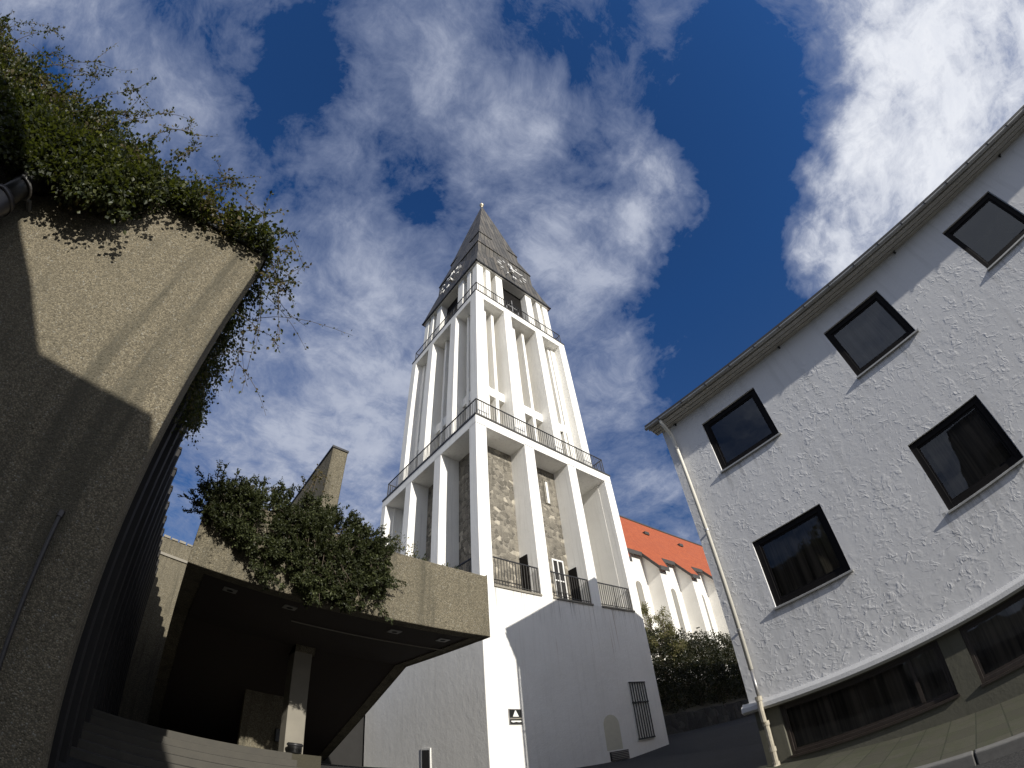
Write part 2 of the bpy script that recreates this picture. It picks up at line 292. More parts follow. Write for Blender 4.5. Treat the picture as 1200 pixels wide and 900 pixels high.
# ------------------------------------------------------------------ generic: wall with holes on plane x=X (faces -x) -------------
def holed_wall_x(mb,X,y0,y1,z0,z1,holes,depth):
    Y=sorted({y0,y1}|{h[0] for h in holes}|{h[1] for h in holes}); Z=sorted({z0,z1}|{h[2] for h in holes}|{h[3] for h in holes})
    for a,b in zip(Y,Y[1:]):
        for c,d in zip(Z,Z[1:]):
            my,mz=(a+b)/2,(c+d)/2
            if any(h[0]<my<h[1] and h[2]<mz<h[3] for h in holes): continue
            mb.add([(X,a,c),(X,a,d),(X,b,d),(X,b,c)],[(0,1,2,3)])
    for a,b,c,d in holes:
        mb.add([(X,a,c),(X,b,c),(X,b,d),(X,a,d),(X+depth,a,c),(X+depth,b,c),(X+depth,b,d),(X+depth,a,d)],[(0,1,5,4),(1,2,6,5),(2,3,7,6),(3,0,4,7)])
# ------------------------------------------------------------------ right building (rendered block)
BX=8.3; BY1=3.75; BY0=-13.
rb=thing('apartment_building','white roughcast block with square black windows and grey eaves on the right','building',(BX,BY1,.5))
upper=[(1.33,2.76,6.24,7.54),(-1.98,-.55,6.24,7.54),(-5.29,-3.85,6.24,7.54),(-8.6,-7.16,6.24,7.54)]
mid=[(1.28,2.75,3.24,4.56),(-2.02,-.56,3.24,4.56),(-5.32,-3.86,3.24,4.56),(-8.6,-7.16,3.24,4.56)]
shop=[(.50,3.27,.72,1.60),(-2.75,.14,.70,1.60),(-6.4,-3.4,.60,1.60)]
mb=MB(); holed_wall_x(mb,BX,BY0,BY1,1.77,8.02,upper+mid,.30)
X2=BX+8.6
mb.add([(BX,BY1,1.77),(X2,BY1,1.77),(X2,BY1,8.02),((BX+X2)/2,BY1,10.55),(BX,BY1,8.02)],[(4,3,2,1,0)])
mb.add([(X2,BY0,0),(X2,BY1,0),(X2,BY1,8.02),(X2,BY0,8.02)],[(3,2,1,0)]); mb.add([(BX,BY0,0),(X2,BY0,0),(X2,BY0,8.02),((BX+X2)/2,BY0,10.55),(BX,BY0,8.02)],[(0,1,2,3,4)])
build('wall',mb,M['trowel'],rb)
mb=MB(); holed_wall_x(mb,BX+.035,BY0,BY1-.03,-.6,1.64,shop,.22)
mb.add([(BX+.035,BY1-.03,0),(X2,BY1-.03,0),(X2,BY1-.03,1.64),(BX+.035,BY1-.03,1.64)],[(3,2,1,0)]); build('plinth',mb,M['olive'],rb)
mb=MB(); mb.prism([(BX-.13,1.66),(BX-.115,1.735),(BX-.02,1.80),(BX+.3,1.80),(BX+.3,1.62),(BX-.07,1.62)],'y',BY0,BY1+.12); build('string_course',mb,M['course'],rb,bevel=.006)
# eaves: stepped boards, gutter, roof
mb=MB(); 
for i,(a,b,z) in enumerate([(8.20,8.298,8.0),(8.095,8.195,8.012),(7.99,8.09,8.024)]): mb.box(a,b,BY0-.1,BY1+.14,z,z+.04)
mb.box(7.955,7.985,BY0-.1,BY1+.15,8.0,8.17); build('eaves_board',mb,M['eave'],rb,bevel=.004)
mb=MB(); prof=[(7.905+.05*math.cos(PI+PI*i/8),8.075+.058*math.sin(PI+PI*i/8)) for i in range(9)]; mb.prism(prof+[(p[0]*.0+7.905+(p[0]-7.905)*.86,p[1]+.006) for p in reversed(prof)],'y',BY0-.1,BY1+.2); build('gutter',mb,M['gutter'],rb)
for i in range(24): y=BY1-.25-.68*i; mb=MB(); mb.box(7.85,7.96,y,y+.022,8.07,8.09); mb.box(7.84,7.856,y,y+.022,8.02,8.092); build('gutter_bracket',mb,M['dark_metal'],rb)
mb=MB(); xm=(BX+X2)/2
for s,(xa,xb) in enumerate([(7.9,xm),(X2+.4,xm)]):
    za=8.12; mb.add([(xa,BY0-.2,za),(xb,BY0-.2,10.66),(xb,BY1+.2,10.66),(xa,BY1+.2,za),(xa,BY0-.2,za+.05),(xb,BY0-.2,10.76),(xb,BY1+.2,10.76),(xa,BY1+.2,za+.05)],[(0,1,2,3),(4,7,6,5),(0,3,7,4),(3,2,6,7),(1,0,4,5)])
build('roof',mb,M['roofdark'],rb)
for y in (3.35,.38,-2.85,-6.2):
    mb=MB(); mb.tube([(8.31,y,7.96),(8.22,y,7.95),(8.20,y,7.92),(8.20,y+.03,7.90)],.011,6); mb.box(8.28,8.30,y-.02,y+.02,7.93,7.99); build('wall_hook',mb,M['black'],rb)
def curtain(mb,X,a,b,c,d,amp=.02):
    n=int((b-a)/.03); 
    base=len(mb.v)
    for i in range(n+1):
        y=a+(b-a)*i/n; x=X+amp*math.sin(y*31+2*math.sin(y*7))
        mb.v+=[(x,y,c),(x+.01*math.sin(y*11),y,d)]
    for i in range(n): k=base+2*i; mb.f.append((k,k+1,k+3,k+2))
def window(a,b,c,d,X,rec,mat,cur,mull=None,fw=.075):
    m=MB(); x0=X+rec; x1=x0+.07
    m.box(x0,x1,a,a+fw,c,d).box(x0,x1,b-fw,b,c,d).box(x0,x1,a+fw,b-fw,c,c+fw).box(x0,x1,a+fw,b-fw,d-fw,d)
    f=build('window',m,mat,rb,bevel=.006)
    m=MB(); w=fw; m.box(x0+.018,x0+.045,a+w,a+w+.035,c+w,d-w).box(x0+.018,x0+.045,b-w-.035,b-w,c+w,d-w).box(x0+.018,x0+.045,a+w+.035,b-w-.035,c+w,c+w+.035).box(x0+.018,x0+.045,a+w+.035,b-w-.035,d-w-.035,d-w)
    if mull: m.box(x0-.004,x0+.05,mull,mull+.06,c+w+.035,d-w-.035)
    build('sash',m,mat,f)
    m=MB(); m.add([(x0+.03,a+.05,c+.05),(x0+.03,b-.05,c+.05),(x0+.03,b-.05,d-.05),(x0+.03,a+.05,d-.05)],[(0,3,2,1)]); build('pane',m,M['glass_sky'] if d>7 else M['glass'],f)
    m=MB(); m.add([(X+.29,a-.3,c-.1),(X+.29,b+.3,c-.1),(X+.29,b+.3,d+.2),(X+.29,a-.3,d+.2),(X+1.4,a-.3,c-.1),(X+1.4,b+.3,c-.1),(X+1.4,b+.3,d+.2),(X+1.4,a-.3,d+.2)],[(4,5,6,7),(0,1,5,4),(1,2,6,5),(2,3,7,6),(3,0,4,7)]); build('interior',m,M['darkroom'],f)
    if cur:
        m=MB(); curtain(m,X+.24,cur[0],cur[1],c+.04,cur[2] if len(cur)>2 else d-.02); build('curtain',m,M['curtain'],f,smooth=True)
    return f
for i,h in enumerate(upper):
    f=window(*h,BX,.045,M['frame'],(h[0]+.12,h[1]-.12,h[3]-.1) if i==1 else None,None,.11)
    m=MB(); m.box(BX-.055,BX+.02,h[0]-.03,h[1]+.03,h[2]-.045,h[2]-.015); build('sill',m,M['gutter'],f)
for i,h in enumerate(mid):
    f=window(*h,BX,.045,M['frame'],(h[0]+.1,h[1]-.06) if i!=1 else (h[0]+.05,h[1]-.25),None,.11)
    m=MB(); m.box(BX-.055,BX+.02,h[0]-.03,h[1]+.03,h[2]-.045,h[2]-.015); build('sill',m,M['gutter'],f)
for i,h in enumerate(shop):
    f=window(*h,BX+.035,.06,M['brown'],(h[0]+.05,h[1]-.05),[.99,None,None][i],.06)
    m=MB(); m.box(BX-.01,BX+.12,h[0]-.02,h[1]+.02,h[2]-.035,h[2]+.002); build('sill',m,M['brown'],f)
# downpipe of the block
mb=MB(); mb.tube([(7.92,3.52,8.05),(7.93,3.52,7.98),(8.02,3.51,7.86),(8.16,3.5,7.72),(8.2,3.5,7.6),(8.2,3.5,2.35)],.042,12); dp=build('downpipe',mb,M['cream_pipe'],rb,smooth=True)
mb=MB(); mb.tube([(8.2,3.5,2.36),(8.2,3.5,1.72)],.033,10); build('pipe_sleeve',mb,M['steel'],dp,smooth=True)
mb=MB(); mb.tube([(8.17,3.5,1.80),(8.14,3.5,1.6),(8.14,3.5,1.42),(8.19,3.5,1.36),(8.19,3.5,.66),(8.12,3.5,.60)],.047,10)
for z in (1.82,1.38,.92,.66): mb.tube([(8.19 if z<1.5 else 8.17,3.5,z+.04),(8.19 if z<1.5 else 8.17,3.5,z-.04)],.062,12)
build('cast_iron_foot',mb,M['iron_pipe'],dp,smooth=False)
for z in (7.3,5.2,3.1): mb=MB(); mb.box(8.19,8.302,3.492,3.508,z-.02,z+.02); mb.tube([(8.2,3.5,z-.02),(8.2,3.5,z+.02)],.05,12); build('pipe_clamp',mb,M['steel'],dp)
nb=thing('terraced_house','taller rendered house standing hidden behind the white roughcast block','house',(24,-3,.6))
mb=MB(); mb.box(17.0,42,-12,3.5,-.5,9.0); build('wall',mb,M['white'],nb)
mb=MB(); mb.prism([(-12.3,9.0),(3.8,9.0),(-4.2,12.0)],'x',16.95,42.3); build('roof',mb,M['roofdark'],nb)
# ------------------------------------------------------------------ tower
CX,CY=12.3008,15.1308; HB=4.144; GZ=1.0
tw=thing('church_tower','tall white concrete church tower with open pier storeys and dark pointed spire','tower',(CX,CY,GZ))
def rect(h0,h1): return [(-h0,-h0),(h0,-h0),(h0,h0),(-h0,h0)]
def sq(mb,h,z0,z1): mb.box(CX-h,CX+h,CY-h,CY+h,z0,z1)
mb=MB(); sq(mb,HB,-1,6.9); base=build('base_wall',mb,M['white_base'],tw,bevel=.02)
# faces: transform (u along face, d = distance from centre outward) -> world
def face(k):
    c,s=[(1,0),(0,1),(-1,0),(0,-1)][k]
    # k=0: face towards -y ; k=3: face towards -x
    def T(u,d,z):
        x,y=u,-d
        return (CX+c*x-s*y,CY+s*x+c*y,z)
    return T
def fbox(mb,T,u0,u1,d0,d1,z0,z1):
    P=[T(u0,d1,z0),T(u1,d1,z0),T(u1,d0,z0),T(u0,d0,z0),T(u0,d1,z1),T(u1,d1,z1),T(u1,d0,z1),T(u0,d0,z1)]
    mb.add(P,[(0,3,2,1),(4,5,6,7),(0,1,5,4),(1,2,6,5),(2,3,7,6),(3,0,4,7)])
# stage 2 core (stone) and piers
mb=MB(); mb.box(CX-3.2,CX+1.3,CY-3.19,CY+3.1,6.85,14.0).box(CX+1.28,CX+3.1,CY-1.9,CY+3.05,6.85,14.0); build('stone_core',mb,M['stone'],tw)
for sx in (-1,1):
    for sy in (-1,1):
        mb=MB(); w=.53; v=.46
        xa,xb=sorted((CX+sx*HB,CX+sx*(HB-w))); ya,yb=sorted((CY+sy*HB,CY+sy*(HB-v))); mb.box(xa,xb,ya,yb,6.88,13.6)
        if sx==sy:
            xa,xb=sorted((CX+sx*(HB-w+.03),CX+sx*(HB-.93))); ya,yb=sorted((CY+sy*(HB-.6),CY+sy*(HB-.99)))
            mb.box(xa,xb,ya,yb,6.88,13.6)  # hidden plug added behind the pier to stop sun passing the corner
        build('corner_pier',mb,M['white_pier'],tw,bevel=.012)
for k in range(4):
    T=face(k)
    for u0,u1 in ((-1.57,-1.03),(1.03,1.56)):
        mb=MB(); dd=.97
        if (u0>0 and k==0) or (u0<0 and k==3): dd=2.3
        fbox(mb,T,u0,u1,HB-dd,HB,6.88,13.6); build('pier',mb,M['white_pier'],tw,bevel=.012)
# wing walls closing the two deep end bays
mb=MB(); mb.box(CX+3.6,CX+3.75,CY-HB+.47,CY-1.9,6.88,13.6); build('bay_wall',mb,M['white'],tw)
mb=MB(); mb.box(CX-HB+.47,CX-1.9,CY+3.6,CY+3.75,6.88,13.6); build('bay_wall',mb,M['white'],tw)
mb=MB(); mb.box(CX-3.2,CX-3.0,CY+2.6,CY+3.62,6.88,13.6); build('bay_wall',mb,M['white'],tw)
mb=MB(); sq(mb,HB,13.55,13.985); build('beam',mb,M['white_pier'],tw,bevel=.01)
mb=MB(); sq(mb,HB+.03,13.99,14.075); build('deck',mb,M['rail'],tw)
# pier passage doors
for x,y0,y1 in ((10.73,11.5,11.93),(13.33,11.5,11.93)):
    mb=MB(); mb.box(x-.035,x+.004,y0,y1,6.92,8.68); build('passage_door',mb,M['frame'],tw)
# stone face openings : slit window and framed door
mb=MB(); yb=CY-3.19; mb.box(12.52,12.56,yb-.05,yb,11.7,12.95).box(12.80,12.84,yb-.05,yb,11.7,12.95).box(12.56,12.80,yb-.05,yb,12.9,12.95).box(12.56,12.8,yb-.05,yb,11.7,11.74); sl=build('slit_window',mb,M['smooth_conc'],tw)
mb=MB(); mb.box(12.66,12.8,yb-.02,yb-.004,11.74,12.9); build('pane',mb,M['white_metal'],sl)
mb=MB(); mb.box(12.40,12.46,yb-.05,yb,6.95,9.05).box(12.98,13.04,yb-.05,yb,6.95,9.05).box(12.46,12.98,yb-.05,yb,8.98,9.05).box(12.69,12.74,yb-.045,yb,6.95,8.98).box(12.46,12.98,yb-.04,yb,8.1,8.15); dw=build('framed_door',mb,M['white_metal'],tw)
mb=MB(); mb.box(12.46,12.98,yb-.02,yb-.003,6.95,8.98); build('pane',mb,M['darkroom'],dw)
# railings
def railing(T,u0,u1,d,z0,z1,step,r=.009,hr=.022,mid=None,name='railing'):
    mb=MB(); n=max(2,int((u1-u0)/step))
    for i in range(n+1):
        u=u0+(u1-u0)*i/n; post=(i%8==0) or i==n; q=r*1.6 if post else r
        fbox(mb,T,u-q,u+q,d-q,d+q,z0,z1)
    fbox(mb,T,u0,u1,d-.012,d+.012,z0+.09,z0+.112)
    o=build(name,mb,M['rail'],tw)
    mb=MB(); fbox(mb,T,u0-hr,u1+hr,d-hr,d+hr,z1,z1+.035); build('handrail',mb,M['dark_metal'],o)
for k in (0,3):
    T=face(k); s=1
    bays=[(-3.6,-1.6),(-1.02,1.02),(1.58,3.6)]
    for a,b in bays:
        railing(T,a,b,HB-.06,6.93,7.92,.125)
        mb=MB(); fbox(mb,T,a-.02,b+.02,HB-.3,HB+.05,6.86,6.925); build('ledge',mb,M['smooth_conc'],tw)
for k in range(4):
    T=face(k); railing(T,-3.98,3.98,4.0,14.07,15.05,.125)
    T=face(k); railing(T,-3.50,3.50,3.52,24.72,25.66,.16)
# stage 3
HS=3.62
mb=MB(); sq(mb,2.5,14.0,24.2); build('inner_core',mb,M['smooth_conc'],tw)
for sx in (-1,1):
    for sy in (-1,1):
        mb=MB(); xa,xb=sorted((CX+sx*HS,CX+sx*(HS-.56))); ya,yb=sorted((CY+sy*HS,CY+sy*(HS-.56))); mb.box(xa,xb,ya,yb,14.0,24.15)
        xa,xb=sorted((CX+sx*(HS-.5),CX+sx*(HS-.88))); ya,yb=sorted((CY+sy*(HS-.5),CY+sy*(HS-.88))); mb.box(xa,xb,ya,yb,14.0,24.15)  # second box is an unseen plug, added only to block light
        build('corner_pier',mb,M['white_pier'],tw,bevel=.01)
for k in range(4):
    T=face(k)
    for u0,u1 in ((-1.53,-.97),(1.02,1.57)):
        mb=MB(); fbox(mb,T,u0,u1,2.45,HS,14.0,24.15); build('pier',mb,M['white_pier'],tw,bevel=.01)
    for a,b in ((-3.06,-1.53),(-.97,1.02),(1.57,3.06)):
        w=.19; n=2; gap=(b-a-n*w)/(n+1)
        for i in range(n):
            u=a+gap+i*(gap+w); mb=MB(); fbox(mb,T,u,u+w,2.4,3.06,14.0,24.15); build('fin',mb,M['white_pier'],tw,bevel=.006)
        mb=MB(); fbox(mb,T,a-.01,b+.01,2.42,3.03,16.95,17.5); build('spandrel',mb,M['white_pier'],tw)
mb=MB(); sq(mb,HS-.002,24.1,24.60); build('beam',mb,M['white_pier'],tw,bevel=.01)
mb=MB(); sq(mb,HS+.03,24.605,24.68); build('deck',mb,M['rail'],tw)
# stage 4 belfry
HT=3.2
mb=MB(); sq(mb,2.1,24.6,28.9); build('belfry_core',mb,M['darkroom'],tw)
for k in range(4):
    T=face(k)
    for u0,u1,e in ((-2.45,-2.08,0),(-1.62,-1.05,1),(1.05,1.62,1),(2.08,2.45,0)):
        mb=MB(); fbox(mb,T,u0,u1,2.15 if e else 2.5,HT,24.65,28.97); build('pier',mb,M['white_pier'],tw,bevel=.01)
    for a_,b_ in ((-2.7,-1.6),(1.6,2.7)): mb=MB(); fbox(mb,T,a_,b_,2.3,2.55,24.65,28.97); build('infill_wall',mb,M['smooth_conc'],tw)
    mb=MB(); fbox(mb,T,-1.045,1.045,2.86,2.9,24.7,25.9)
    for u in (-.5,0,.5): fbox(mb,T,u-.035,u+.035,2.80,2.85,24.7,27.6 if u==0 else 26.6)
    fbox(mb,T,-.38,.38,2.79,2.853,26.75,26.84); fbox(mb,T,-1.045,1.045,2.855,2.91,25.9,25.97)
    build('belfry_grille',mb,M['steel'],tw)
    mb=MB(); fbox(mb,T,-1.05,1.05,2.66,2.70,24.66,28.895); build('belfry_shutter',mb,M['frame'],tw)
for sx in (-1,1):
    for sy in (-1,1):
        mb=MB(); xa,xb=sorted((CX+sx*HT,CX+sx*(HT-.5))); ya,yb=sorted((CY+sy*HT,CY+sy*(HT-.5))); mb.box(xa,xb,ya,yb,24.65,28.97)
        xa,xb=sorted((CX+sx*(HT-.45),CX+sx*(HT-1.0))); ya,yb=sorted((CY+sy*(HT-.4),CY+sy*(HT-1.0))); mb.box(xa,xb,ya,yb,24.65,28.97); build('corner_pier',mb,M['white_pier'],tw,bevel=.008)
mb=MB(); sq(mb,3.31,28.9,28.985); build('soffit',mb,M['white'],tw)
# spire
sp=MB(); lev=[(3.35,28.99),(2.67,32.4),(2.64,34.0),(2.10,36.4),(2.06,37.5),(1.14,43.4),(.06,50.1)]
sp.add([(CX+sx*h,CY+sy*h,z) for h,z in lev for sx,sy in((-1,-1),(1,-1),(1,1),(-1,1))],[(4*i+j,4*i+(j+1)%4,4*i+4+(j+1)%4,4*i+4+j) for i in range(len(lev)-1) for j in range(4)]+[(3,2,1,0),(24,25,26,27)])
spire=build('spire',sp,M['seam'],tw)
def hz(z):
    for (a,za),(b,zb) in zip(lev,lev[1:]):
        if za<=z<=zb: return a+(b-a)*(z-za)/(zb-za)
    return .1
for k in range(4):
    T=face(k)
    for (h,z,zp) in ((3.35,28.99,34.45),(2.66,33.9,38.5),(2.08,37.4,41.6)):
        e=.05; dp_=hz(zp)+.06
        P=[T(-h-e,h+e,z),T(h+e,h+e,z),T(0,dp_,zp),T(-h+.1,h-.25,z+.02),T(h-.1,h-.25,z+.02),T(0,dp_-.25,zp-.15)]
        mb=MB(); mb.add(P,[(0,1,2),(1,4,5,2),(4,3,5),(3,0,2,5),(0,3,4,1)]); build('roof_panel',mb,M['seam'],spire)
mb=MB()
for k in range(4):
    T=face(k); fbox(mb,T,-3.42,3.42,3.33,3.42,28.94,29.03)
build('eave_trim',mb,M['dark_metal'],spire)
mb=MB(); mb.lathe((CX,CY,50.0),[(.07,0),(.07,.25),(.16,.3),(.19,.36),(.10,.42),(.10,.5)]+[(.02+.23*math.sin(PI*i/10),.75-.25*math.cos(PI*i/10)) for i in range(11)]+[(.12,1.0),(.16,1.06),(.06,1.14),(.03,1.5),(0,1.52)],16); build('finial',mb,M['gold'],spire,smooth=True)
# clocks on the skirt panels
for k in (0,3,2,1):
    T=face(k); h0,z0=3.40,28.99; d1,z1=hz(34.45)+.06,34.45; L=math.hypot(h0-d1,z1-z0); 
    def Q(u,v,o=0.0):
        d=h0+(d1-h0)*v/L; z=z0+(z1-z0)*v/L; nd=(z1-z0)/L; nz=(h0-d1)/L
        return T(u,d+nd*o,z+nz*o)
    def quad(mb,u,v,ang,l0,l1,w0,w1,o=.14,t=.05):
        c,s=math.sin(ang),math.cos(ang); P=[]
        for oo in (o,o+t):
            for l,w in((l0,-w0),(l0,w0),(l1,w1),(l1,-w1)): P.append(Q(u+c*l+s*w,v+s*l-c*w,oo))
        mb.add(P,[(0,1,2,3),(7,6,5,4),(0,4,5,1),(1,5,6,2),(2,6,7,3),(3,7,4,0)])
    v0=2.05; mb=MB()
    ring=[]; n=12
    quad(mb,0,v0,0,-.1,.1,.1,.1,.02,.16); ck=build('clock',mb,M['white_metal'],tw)
    for i in range(12):
        mb=MB(); a=i*PI/6; 
        if i%3==0: quad(mb,.09*math.cos(a),v0-.09*math.sin(a),a,1.02,1.36,.045,.045); quad(mb,-.09*math.cos(a),v0+.09*math.sin(a),a,1.02,1.36,.045,.045)
        else: quad(mb,0,v0,a,1.06,1.34,.055,.055)
        build('hour_marker',mb,M['white_metal'],ck)
    mb=MB(); quad(mb,0,v0,math.radians(2),-.3,1.0,.10,.06,.2); build('minute_hand',mb,M['white_metal'],ck)
    mb=MB(); quad(mb,0,v0,math.radians(95),-.25,.7,.12,.08,.26); build('hour_hand',mb,M['white_metal'],ck)
# things on the base
YF=CY-HB
mb=MB(); mb.box(14.55,15.56,YF-.03,YF+.0,1.72,3.96); gt=build('barred_door',mb,M['white_metal'],tw)
mb=MB()
for i in range(7): x=14.605+i*.15; mb.box(x-.016,x+.016,YF-.075,YF-.045,1.78,3.9)
for z in (1.76,3.12,3.88): mb.box(14.56,15.55,YF-.08,YF-.04,z,z+.05)
build('bars',mb,M['dark_metal'],gt)
mb=MB(); mb.box(12.96,13.92,YF-.03,YF,1.18,1.5); vt=build('air_vent',mb,M['dark_metal'],tw)
mb=MB(); 
for i in range(5): mb.box(13.0,13.88,YF-.06,YF-.03,1.21+i*.058,1.235+i*.058)
build('louvre',mb,M['steel'],vt)
mb=MB(); pts=[(12.86,1.55),(13.68,1.55),(13.68,2.42)]+[(13.27+.41*math.cos(PI*i/10),2.42+.36*math.sin(PI*i/10)) for i in range(1,10)]+[(12.86,2.42)]; mb.prism(pts,'y',YF-.004,YF+.02); build('paint_patch',mb,M['yellowpatch'],tw)
mb=MB(); mb.box(8.156-.03,8.157,13.99,14.58,1.2,2.09); wf=build('basement_window',mb,M['white_metal'],tw)
mb=MB(); mb.box(8.156-.036,8.157-.031,14.05,14.50,1.25,2.03); build('pane',mb,M['darkroom'],wf)
# sign
sg=thing('notice_sign','small black sign with white triangle fixed to the sunlit tower base','sign',(9.14,YF-.01,2.62))
mb=MB(); mb.box(8.90,9.38,YF-.03,YF-.004,2.60,3.06); build('frame',mb,M['steel'],sg)
mb=MB(); mb.box(8.925,9.355,YF-.036,YF-.031,2.80,3.035).box(8.925,9.355,YF-.036,YF-.031,2.62,2.755); build('plate',mb,M['black'],sg)
mb=MB(); mb.prism([(9.03,2.83),(9.25,2.83),(9.155,3.01),(9.125,3.01)],'y',YF-.042,YF-.037); build('triangle',mb,M['white_metal'],sg)
mb=MB(); mb.prism([(8.96,2.715),(9.32,2.715),(9.33,2.68),(9.24,2.665),(9.14,2.68),(9.03,2.66),(8.96,2.68)],'y',YF-.042,YF-.037); build('text_strip',mb,M['white_metal'],sg)
mb=MB(); mb.prism([(8.94,2.79),(9.34,2.79),(9.34,2.765),(9.15,2.757),(9.08,2.775),(8.94,2.762)],'y',YF-.042,YF-.037); build('text_strip',mb,M['smooth_conc'],sg)
# ------------------------------------------------------------------ nave
nv=thing('church_nave','white church nave with orange tiled roof and sawtooth wall seen behind the tower','church',(34,20,4.6))
plan=[(16,17.)]; eave=[(16,17.)]; x=27.15-4.42*2
while x<56:
    for lst,o in ((plan,.28),(eave,0)): lst+=[(x+o,17.+o),(x+o,15.8+o),(x+1.12,15.8+o),(x+2.6,17.+o)]
    x+=4.42
plan.append((58,17.28)); eave.append((58,17.)); rs=1.3; z0=1.5+.772*17
zr=lambda y: z0+rs*(y-17)
mb=MB()
for (a,b),(c,d) in zip(plan,plan[1:]): mb.add([(a,b,3),(c,d,3),(c,d,zr(d)-.12),(a,b,zr(b)-.12)],[(0,1,2,3)])
mb.box(58,58.2,17.3,31,3,13); mb.box(15.8,16,17.3,31,3,13); build('wall',mb,M['nave'],nv)
mb=MB()
for (a,b),(c,d) in zip(eave,eave[1:]): 
    mb.add([(a,b,zr(b)),(c,d,zr(d)),(c,24,zr(24)),(a,24,zr(24))],[(0,1,2,3)])
mb.add([(16,24,zr(24)),(58,24,zr(24)),(58,31.3,zr(17)),(16,31.3,zr(17))],[(0,1,2,3)]); build('roof',mb,M['tiles'],nv)
mb=MB()
for (a,b),(c,d) in zip(eave,eave[1:]):
    if a==c and b==d: continue
    q=Vector((c-a,d-b,0)).normalized(); nn=Vector((q.y,-q.x,0))*.05
    mb.add([(a,b,zr(b)-.3),(c,d,zr(d)-.3),(c,d,zr(d)+.02),(a,b,zr(b)+.02),(a+nn.x,b+nn.y,zr(b)-.3),(c+nn.x,d+nn.y,zr(d)-.3),(c+nn.x,d+nn.y,zr(d)+.02),(a+nn.x,b+nn.y,zr(b)+.02)],[(0,1,2,3),(7,6,5,4),(0,4,5,1),(3,2,6,7),(0,3,7,4),(1,5,6,2)])
mb.box(16,58,23.9,24.1,zr(24)-.05,zr(24)+.1); build('fascia',mb,M['roofdark'],nv)
for i in range(7):
    xx=27.15-4.42+i*4.42+3.5; yw=17.275
    pts=[(xx-.32,6),(xx+.32,6),(xx+.32,12.0)]+[(xx+.32*math.cos(PI*j/10),12.0+.35*math.sin(PI*j/10)) for j in range(1,10)]+[(xx-.32,12.0)]
    mb=MB(); mb.prism(pts,'y',yw-.03,yw); w=build('arched_window',mb,M['smooth_conc'],nv)
    mb=MB(); mb.prism([(xx+(p[0]-xx)*.72,p[1]-.08) for p in pts],'y',yw-.036,yw-.031); build('pane',mb,M['lampglass'],w)
for xx,zz in ((27.9,20.0),(35.6,20.3),(41.8,20.3)):
    yy=17+(zz-z0)/rs; mb=MB(); mb.box(xx-.35,xx+.35,yy-.28,yy+.05,zz-.2,zz+.12); build('roof_hatch',mb,M['roofdark'],nv,bevel=.03)
# ------------------------------------------------------------------ bank, retaining wall
mb=MB(); mb.add([(16.6,13.15,2.6),(60,13.15,3.2),(60,16.5,5.2),(16.6,16.5,5.0),(60,60,6),(16.6,60,6)],[(0,1,2,3),(3,2,4,5)]); structure(build('hillside',mb,M['earth']))
mb=MB(); n=60
for i in range(n): 
    a=16.5+i*.55; z=2.65+.12*noise.noise(Vector((a*.7,0,0)))+.012*(a-16); mb.box(a,a+.55,12.9+.02*math.sin(i*3.1),13.3,.2,z)
tag(build('retaining_wall',mb,M['stone_dark'],bevel=.02),'low dark rubble stone retaining wall below the hedge, right of the tower','wall')
# ------------------------------------------------------------------ left concrete building
LX=-.58; LY=3.5; LZ=6.4
lb=thing('concrete_building','exposed aggregate concrete building with dark ribbed side wall at the left','building',(LX,LY,.4))
mb=MB(); mb.box(-10,LX,LY,LY+.34,-.2,LZ-.05); build('front_wall',mb,M['agg'],lb,bevel=.015)
mb=MB(); mb.box(-10.02,LX+.02,LY-.03,LY+.36,LZ-.05,LZ); build('coping',mb,M['dark_metal'],lb)
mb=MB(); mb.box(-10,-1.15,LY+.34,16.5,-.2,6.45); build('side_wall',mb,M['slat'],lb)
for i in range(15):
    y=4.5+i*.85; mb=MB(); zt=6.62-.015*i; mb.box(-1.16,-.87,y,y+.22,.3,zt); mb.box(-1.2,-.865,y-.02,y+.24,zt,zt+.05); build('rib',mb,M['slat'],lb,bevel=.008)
mb=MB(); mb.tube([(-.955,LY-.035,2.62),(-.955,LY-.035,.3)],.016,8); mb.tube([(-.955,LY+.0,2.66),(-.955,LY-.03,2.65),(-.955,LY-.036,2.61)],.022,8); build('conduit',mb,M['pvc'],lb)
mb=MB(); mb.box(-.9,-.80,5.2,5.28,5.02,5.07).box(-.86,-.84,5.2,5.24,4.9,5.05); build('wall_bracket',mb,M['steel'],lb)
# big downpipe near the left edge of the picture
pp=thing('downpipe','fat dark grey downpipe disappearing into the creeper on the concrete wall','pipe',(-3.2,3.28,.4))
mb=MB(); mb.tube([(-3.2,3.27,.4),(-3.2,3.27,4.80)],.15,24,False); mb.tube([(-3.2,3.27,4.80),(-3.2,3.27,4.86)],[.16,.155],24); build('lower_pipe',mb,M['pvc'],pp,smooth=True)
mb=MB(); mb.tube([(-3.2,3.27,4.8),(-3.2,3.27,5.25),(-3.2,3.36,5.42),(-3.2,3.5,5.5)],.115,20); build('upper_pipe',mb,M['black'],pp,smooth=True)
mb=MB(); mb.tube([(-3.2+.135*math.cos(a),3.27+.135*math.sin(a),5.12) for a in [2*PI*i/24 for i in range(18,36)]],.016,8); mb.box(-3.1,-3.06,3.38,3.5,5.10,5.14); build('pipe_clip',mb,M['steel'],pp)
